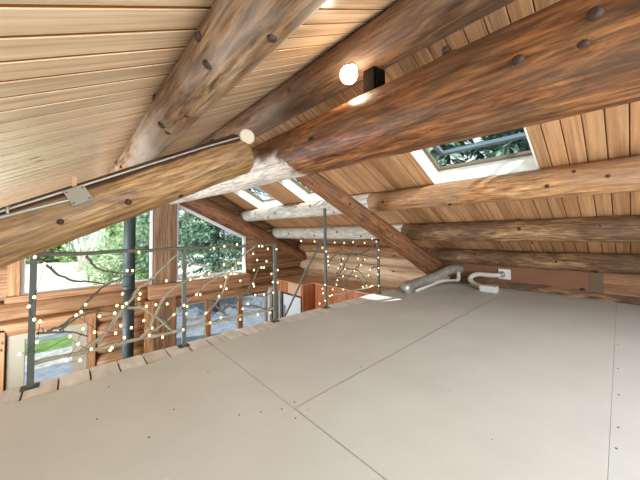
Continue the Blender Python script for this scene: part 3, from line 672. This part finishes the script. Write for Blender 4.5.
# ------------------------------------------------------------------ kitchen corner below
t = thing('wall_cabinet', 'tall orange wood cabinet block around the refrigerator in the far corner', 'cabinet', (4.95, 6.2, -2.6))
b = bmesh.new(); box(b, 4.42, 5.46, 5.54, 6.86, -.66, -.36, bev=.004); child(obj('body', b, M['cab']), t)
b = bmesh.new(); box(b, 4.38, 5.46, 5.50, 6.88, -.36, -.335, bev=.004); child(obj('top', b, M['cabtop']), t)
b = bmesh.new(); box(b, 4.42, 5.46, 5.54, 5.565, -2.6, -.66); child(obj('side_panel', b, M['cab']), t)
b = bmesh.new(); box(b, 4.40, 4.42, 5.60, 6.18, -.645, -.38, bev=.003); child(obj('door', b, M['cabtop']), t)
b = bmesh.new(); box(b, 4.40, 4.42, 6.20, 6.80, -.645, -.38, bev=.003); child(obj('door', b, M['cab']), t)
t = thing('refrigerator', 'white fronted refrigerator with black edges under the far corner cabinet', 'refrigerator', (4.9, 6.05, -2.6))
b = bmesh.new(); box(b, 4.44, 5.2, 5.60, 6.55, -2.58, -.665, bev=.01); child(obj('body', b, M['dark']), t)
b = bmesh.new(); box(b, 4.405, 4.44, 5.63, 6.40, -2.3, -.70, bev=.012); child(obj('door', b, M['steel']), t)
b = bmesh.new(); box(b, 4.37, 4.40, 6.30, 6.34, -1.7, -1.0, bev=.008); child(obj('handle', b, M['galv']), t)
t = thing('wall_cabinet', 'orange wall cabinets hung in a row along the eave wall below the loft edge', 'cabinet', (5.1, 4.3, -1.2))
b = bmesh.new(); box(b, 4.80, 5.46, 3.2, 5.50, -1.2, -.36, bev=.004); child(obj('body', b, M['cab']), t)
b = bmesh.new(); box(b, 4.76, 5.46, 3.2, 5.50, -.36, -.335, bev=.004); child(obj('top', b, M['cabtop']), t)
for i in range(4):
    b = bmesh.new(); box(b, 4.78, 4.80, 3.23+i*.57, 3.77+i*.57, -1.18, -.38, bev=.004); child(obj('door', b, M['cab']), t)
t = thing('base_cabinet', 'dark topped kitchen counter under the orange wall cabinets', 'counter', (5.1, 4.3, -2.6))
b = bmesh.new(); box(b, 4.85, 5.46, 3.2, 5.50, -2.6, -1.75, bev=.004); child(obj('body', b, M['cab']), t)
b = bmesh.new(); box(b, 4.80, 5.46, 3.2, 5.52, -1.75, -1.70, bev=.004); child(obj('countertop', b, M['dark']), t)

# ------------------------------------------------------------------ outdoors
def leafmat(name, c1, c2, tr=.3):
    m, nt, b = new_mat(name)
    g = N(nt, 'ShaderNodeNewGeometry'); col = ramp(nt, g.outputs['Random Per Island'], [(0, lin(c1)), (1, lin(c2))])
    nt.links.new(col, b.inputs['Base Color']); b.inputs['Roughness'].default_value = .6; b.inputs['Specular IOR Level'].default_value = .2
    t = N(nt, 'ShaderNodeBsdfTranslucent'); nt.links.new(col, t.inputs[0])
    x = N(nt, 'ShaderNodeMixShader'); x.inputs[0].default_value = tr
    nt.links.new(b.outputs[0], x.inputs[1]); nt.links.new(t.outputs[0], x.inputs[2]); nt.links.new(x.outputs[0], nt.nodes['Material Output'].inputs[0])
    return m
M['cedar'] = leafmat('cedar_leaf', (62,94,80), (150,180,160))
M['bush']  = leafmat('bush_leaf', (92,132,70), (196,218,160), .4)
M['pale']  = leafmat('pale_leaf', (150,178,130), (232,240,214), .4)
M['bark']  = plain('tree_bark', (120,104,88), .9, nscale=6, namt=.4)
M['birch'] = plain('pale_bark', (212,204,190), .8, nscale=5, namt=.3)
M['gravel']= plain('grey_gravel', (128,133,146), .9, nscale=3, namt=.3, spec=.1)
M['drive'] = plain('pale_driveway', (226,222,210), .9, nscale=1.2, namt=.12, spec=.1)
M['path']  = plain('pale_gravel_path', (170,170,172), .9, nscale=4, namt=.4, spec=.1)
M['grass'] = plain('lawn', (108,134,80), .9, nscale=2.5, namt=.35, spec=.1)
GZ = -3.0
bm = bmesh.new(); box(bm, -40, 60, 7.4, 17.5, GZ-.2, GZ); struct(obj('ground', bm, M['gravel']), 'grey gravel ground outside the gable wall', 'ground')
bm = bmesh.new(); box(bm, -40, 60, 17.5, 56, GZ-.2, GZ+.02); struct(obj('ground', bm, M['drive']), 'bright sunlit driveway beyond the windows', 'ground')
bm = bmesh.new(); box(bm, -60, 80, 56, 120, GZ-.2, GZ+.05); struct(obj('ground', bm, M['grass']), 'green lawn beyond the driveway', 'ground')
bm = bmesh.new(); box(bm, 6.2, 80, -40, 7.4, GZ-.2, GZ+.01); struct(obj('ground', bm, M['grass']), 'lawn beside the house', 'ground')
bm = bmesh.new()
box(bm, -5, .45, 13.4, 14.8, GZ, GZ+.05); struct(obj('ground', bm, M['grass']), 'narrow strip of grass below the left window', 'ground')
bm = bmesh.new(); box(bm, -5, .5, 11.9, 13.4, GZ, GZ+.03); struct(obj('ground', bm, M['path']), 'pale path in front of the narrow grass strip', 'ground')

def leaf(bm, p, d, n, L, W):
    s = d.cross(n)
    if s.length < 1e-4: return
    s = s.normalized()*W; q = [p, p+d*L*.5+s, p+d*L, p+d*L*.5-s]
    bm.faces.new([bm.verts.new(v) for v in q])
def rv(r): return V(r.gauss(0,1), r.gauss(0,1), r.gauss(0,1)).normalized()
def conifer(x, y, h, rad, label, seed, low=.06, nb=120, size=.22):
    r = random.Random(seed); t = thing('conifer_tree', label, 'tree', (x, y, GZ), 'conifers outside')
    b = bmesh.new(); tube(b, [(0,0,0),(0.03,0,h*.4),(0,.04,h*.97)], [.028*h*.6,.02*h*.6,.02], 10); obj('trunk', b, M['bark'], t, True)
    b = bmesh.new()
    for i in range(nb):
        f = low+(1-low)*(i+r.random())/nb; z = h*f; Lb = rad*(1-f)**.75*r.uniform(.75,1.1)+.15; a = r.uniform(0,2*PI)
        o = V(math.cos(a), math.sin(a), 0); n = max(6, int(Lb/size*5.5))
        for k in range(n):
            u = (k+r.random())/n
            p = V(0,0,z) + o*Lb*u + V(0,0,-.32*Lb*u*u + .10*Lb*u)
            sd = o.cross(V(0,0,1))*r.choice((-1,1))
            d = (o*r.uniform(.3,.9)+sd*r.uniform(.2,1)+V(0,0,r.uniform(-.9,.0))).normalized()
            leaf(b, p+sd*r.uniform(0,.12*Lb), d, (V(0,0,1)+rv(r)*.6).normalized(), size*r.uniform(1.,1.9), size*r.uniform(.14,.26))
    obj('foliage', b, M['cedar'], t); return t
def bush(name, x, y, h, rad, label, seed, mat, trunks=0, n=2600, size=.22, base=.0, group='broadleaf trees and shrubs outside', lean=.2, bark='birch'):
    r = random.Random(seed); t = thing(name, label, 'shrub' if name == 'shrub' else 'tree', (x, y, GZ), group)
    for k in range(max(1, trunks)):
        b = bmesh.new(); a = r.uniform(0, 2*PI); e = V(math.cos(a)*lean*h, math.sin(a)*lean*h*.4, h*.85)
        s = V(r.uniform(-.5,.5)*(trunks > 1), r.uniform(-.3,.3)*(trunks > 1), 0)
        tube(b, [s, s+e*.35+V(.05*h*.3,0,0), s+e*.7, s+e], [.016*h+.03, .012*h+.02, .008*h+.01, .01], 8); obj('trunk', b, M[bark], t, True)
    b = bmesh.new(); cl = []
    for k in range(16):
        d = rv(r); cl.append((V(d.x*rad*.7, d.y*rad*.7, base*h+(1-base)*h*(.5+.42*d.z)), rad*r.uniform(.3,.5)))
    for i in range(n):
        c, cr_ = r.choice(cl); d = rv(r); leaf(b, c+d*cr_*r.uniform(.6,1.05), (rv(r)+d*.6+V(0,0,-.2)).normalized(), rv(r), size*r.uniform(.7,1.4), size*r.uniform(.25,.45))
    obj('foliage', b, M[mat], t); return t
conifer(5.6, 14.2, 10.5, 2.7, 'big cedar with drooping boughs filling the right tall window', 201, nb=210, size=.20, low=.2)
conifer(8.6, 17.5, 13, 3.3, 'second cedar behind the first, toward the right edge of the right tall window', 202, nb=170, size=.26, low=.16)
conifer(5.0, 21.0, 15, 3.0, 'tall cedar seen between the timber post and the nearer cedar', 203, nb=170, size=.28, low=.14)
bush('shrub', 4.3, 22.0, 5.6, 1.7, 'light green shrub between the stovepipe and the timber post outside', 211, 'bush', n=3000, size=.24)
bush('shrub', 2.5, 25.0, 6.0, 1.9, 'tall pale leafy shrub straight behind the stovepipe outside', 216, 'pale', n=3000, size=.26)
bush('broadleaf_tree', .9, 40, 13, 4.2, 'tree with several pale leaning trunks outside the left tall window', 212, 'pale', trunks=5, n=2600, base=.42, lean=.22)
bush('shrub', -5.5, 57, 5.0, 3.6, 'dark green shrub at the far left end of the driveway', 213, 'bush', n=3600, size=.42)
bush('shrub', -.2, 57, 6.0, 3.8, 'wide green shrub behind the pale trunks', 214, 'bush', n=4200, size=.42)
bush('shrub', 5.2, 57, 6.5, 3.8, 'rounded green shrub right of the pale trunks at the end of the driveway', 217, 'bush', n=4200, size=.42)
bush('shrub', 8.6, 46, 7, 3.2, 'tall pale shrub left of the timber post', 215, 'pale', n=3600, size=.34)
BG = ('background tree, far left behind the driveway','background tree above the far left shrub','background tree left of the pale trunks','background tree directly behind the pale trunks','background tree right of the pale trunks','background tree behind the tall pale shrub','background tree left of the timber post','background tree beyond the cedars')
for i in range(8):
    bush('broadleaf_tree', -12+i*5.4, 64+10*(i % 2), 21+(i*7 % 5), 4.9, BG[i], 220+i, 'bush' if i % 2 else 'pale', n=5600, size=.75, base=.06, bark='bark')
for i, (x, y, h) in enumerate(((12.5,-1.0,15),(13.5,2.0,17),(12.5,5.2,16),(14,9,17),(13.5,13.5,18),(18,4,20),(18.5,11,20))):
    conifer(x, y, h, 3.9, ('cedar beside the house at the right end of the near skylight','cedar seen in the middle of the near skylight','cedar at the left end of the near skylight','cedar beside the house seen through the middle skylight','cedar beside the house seen through the far skylight','taller cedar behind the others in the near skylight','taller cedar behind the others in the far skylight')[i], 230+i, low=.2, nb=200, size=.42)

# ------------------------------------------------------------------ light
w = bpy.data.worlds.new('World'); bpy.context.scene.world = w; w.use_nodes = True
bg = w.node_tree.nodes['Background']; bg.inputs[0].default_value = (.80,.90,1.0,1); bg.inputs[1].default_value = SKY
def sun():
    L = bpy.data.lights.new('sun', 'SUN'); L.energy = SUN; L.angle = .012; L.color = (1,.95,.86)
    o = bpy.data.objects.new('sun', L); C.objects.link(o); d = V(.16,.79,-1.0)
    o.rotation_euler = d.to_track_quat('-Z','Y').to_euler(); o.location = (0,-12,20)
sun()
def area(name, loc, aim, sx, sy, e, col=(1,1,1)):
    L = bpy.data.lights.new(name, 'AREA'); L.shape = 'RECTANGLE'; L.size = sx; L.size_y = sy; L.energy = e; L.color = col
    o = bpy.data.objects.new(name, L); C.objects.link(o); o.location = loc
    o.rotation_euler = (Vector(aim)-Vector(loc)).to_track_quat('-Z','Y').to_euler(); return o
# added fill areas imitating daylight at the unseen openings behind and on the left
area('window_fill', (.55, -2.45, .92), (.8, 3, 1.35), 1.6, 1.2, FILL1, (.76,.89,1))
area('window_fill', (2.8, -2.45, .92), (3.0, 3, 1.15), 1.7, 1.2, FILL2, (.76,.89,1))
area('window_fill', (-2.15, 4.9, -.9), (1.2, 4.2, 1.3), 2.6, 1.7, FILL3, (.82,.92,1))
# added area out of view above the gable, boosting sky light through its windows
area('gable_fill', (1.5, 8.6, 4.6), (1.6, 4.5, .4), 5.0, 2.2, GAB, (.95,.98,1))
L = bpy.data.lights.new('lamp', 'POINT'); L.energy = LAMP; L.color = (1,.80,.56); L.shadow_soft_size = .06
o = bpy.data.objects.new('lamp', L); C.objects.link(o); o.location = (1.52, 1.33, 2.09)

# ------------------------------------------------------------------ camera
cam = bpy.data.cameras.new('camera'); co = bpy.data.objects.new('camera', cam); C.objects.link(co)
yaw, pit, rol = 7.38511252e-01, 3.94326692e-02, -1.23093516e-02
f0 = V(math.cos(pit)*math.sin(yaw), math.cos(pit)*math.cos(yaw), math.sin(pit)); r0 = V(math.cos(yaw), -math.sin(yaw), 0); u0 = r0.cross(f0)
rr_, uu_ = r0*math.cos(rol)+u0*math.sin(rol), u0*math.cos(rol)-r0*math.sin(rol)
mx = Matrix((rr_, uu_, -f0)).transposed().to_4x4(); mx.translation = (0, 0, 1.0); co.matrix_world = mx
cam.sensor_width = 36; cam.lens = 273.157*36/640; cam.shift_y = -18.64/640; cam.clip_start = .02; cam.clip_end = 300
sc = bpy.context.scene; sc.camera = co
vs = sc.view_settings; vs.view_transform = 'Standard'; vs.look = 'None'; vs.gamma = 1; vs.use_curve_mapping = False; vs.exposure = EXPO
try: sc.cycles.use_denoising = True
except Exception: pass
sc.cycles.max_bounces = 10; sc.cycles.transparent_max_bounces = 16; sc.cycles.sample_clamp_indirect = 6
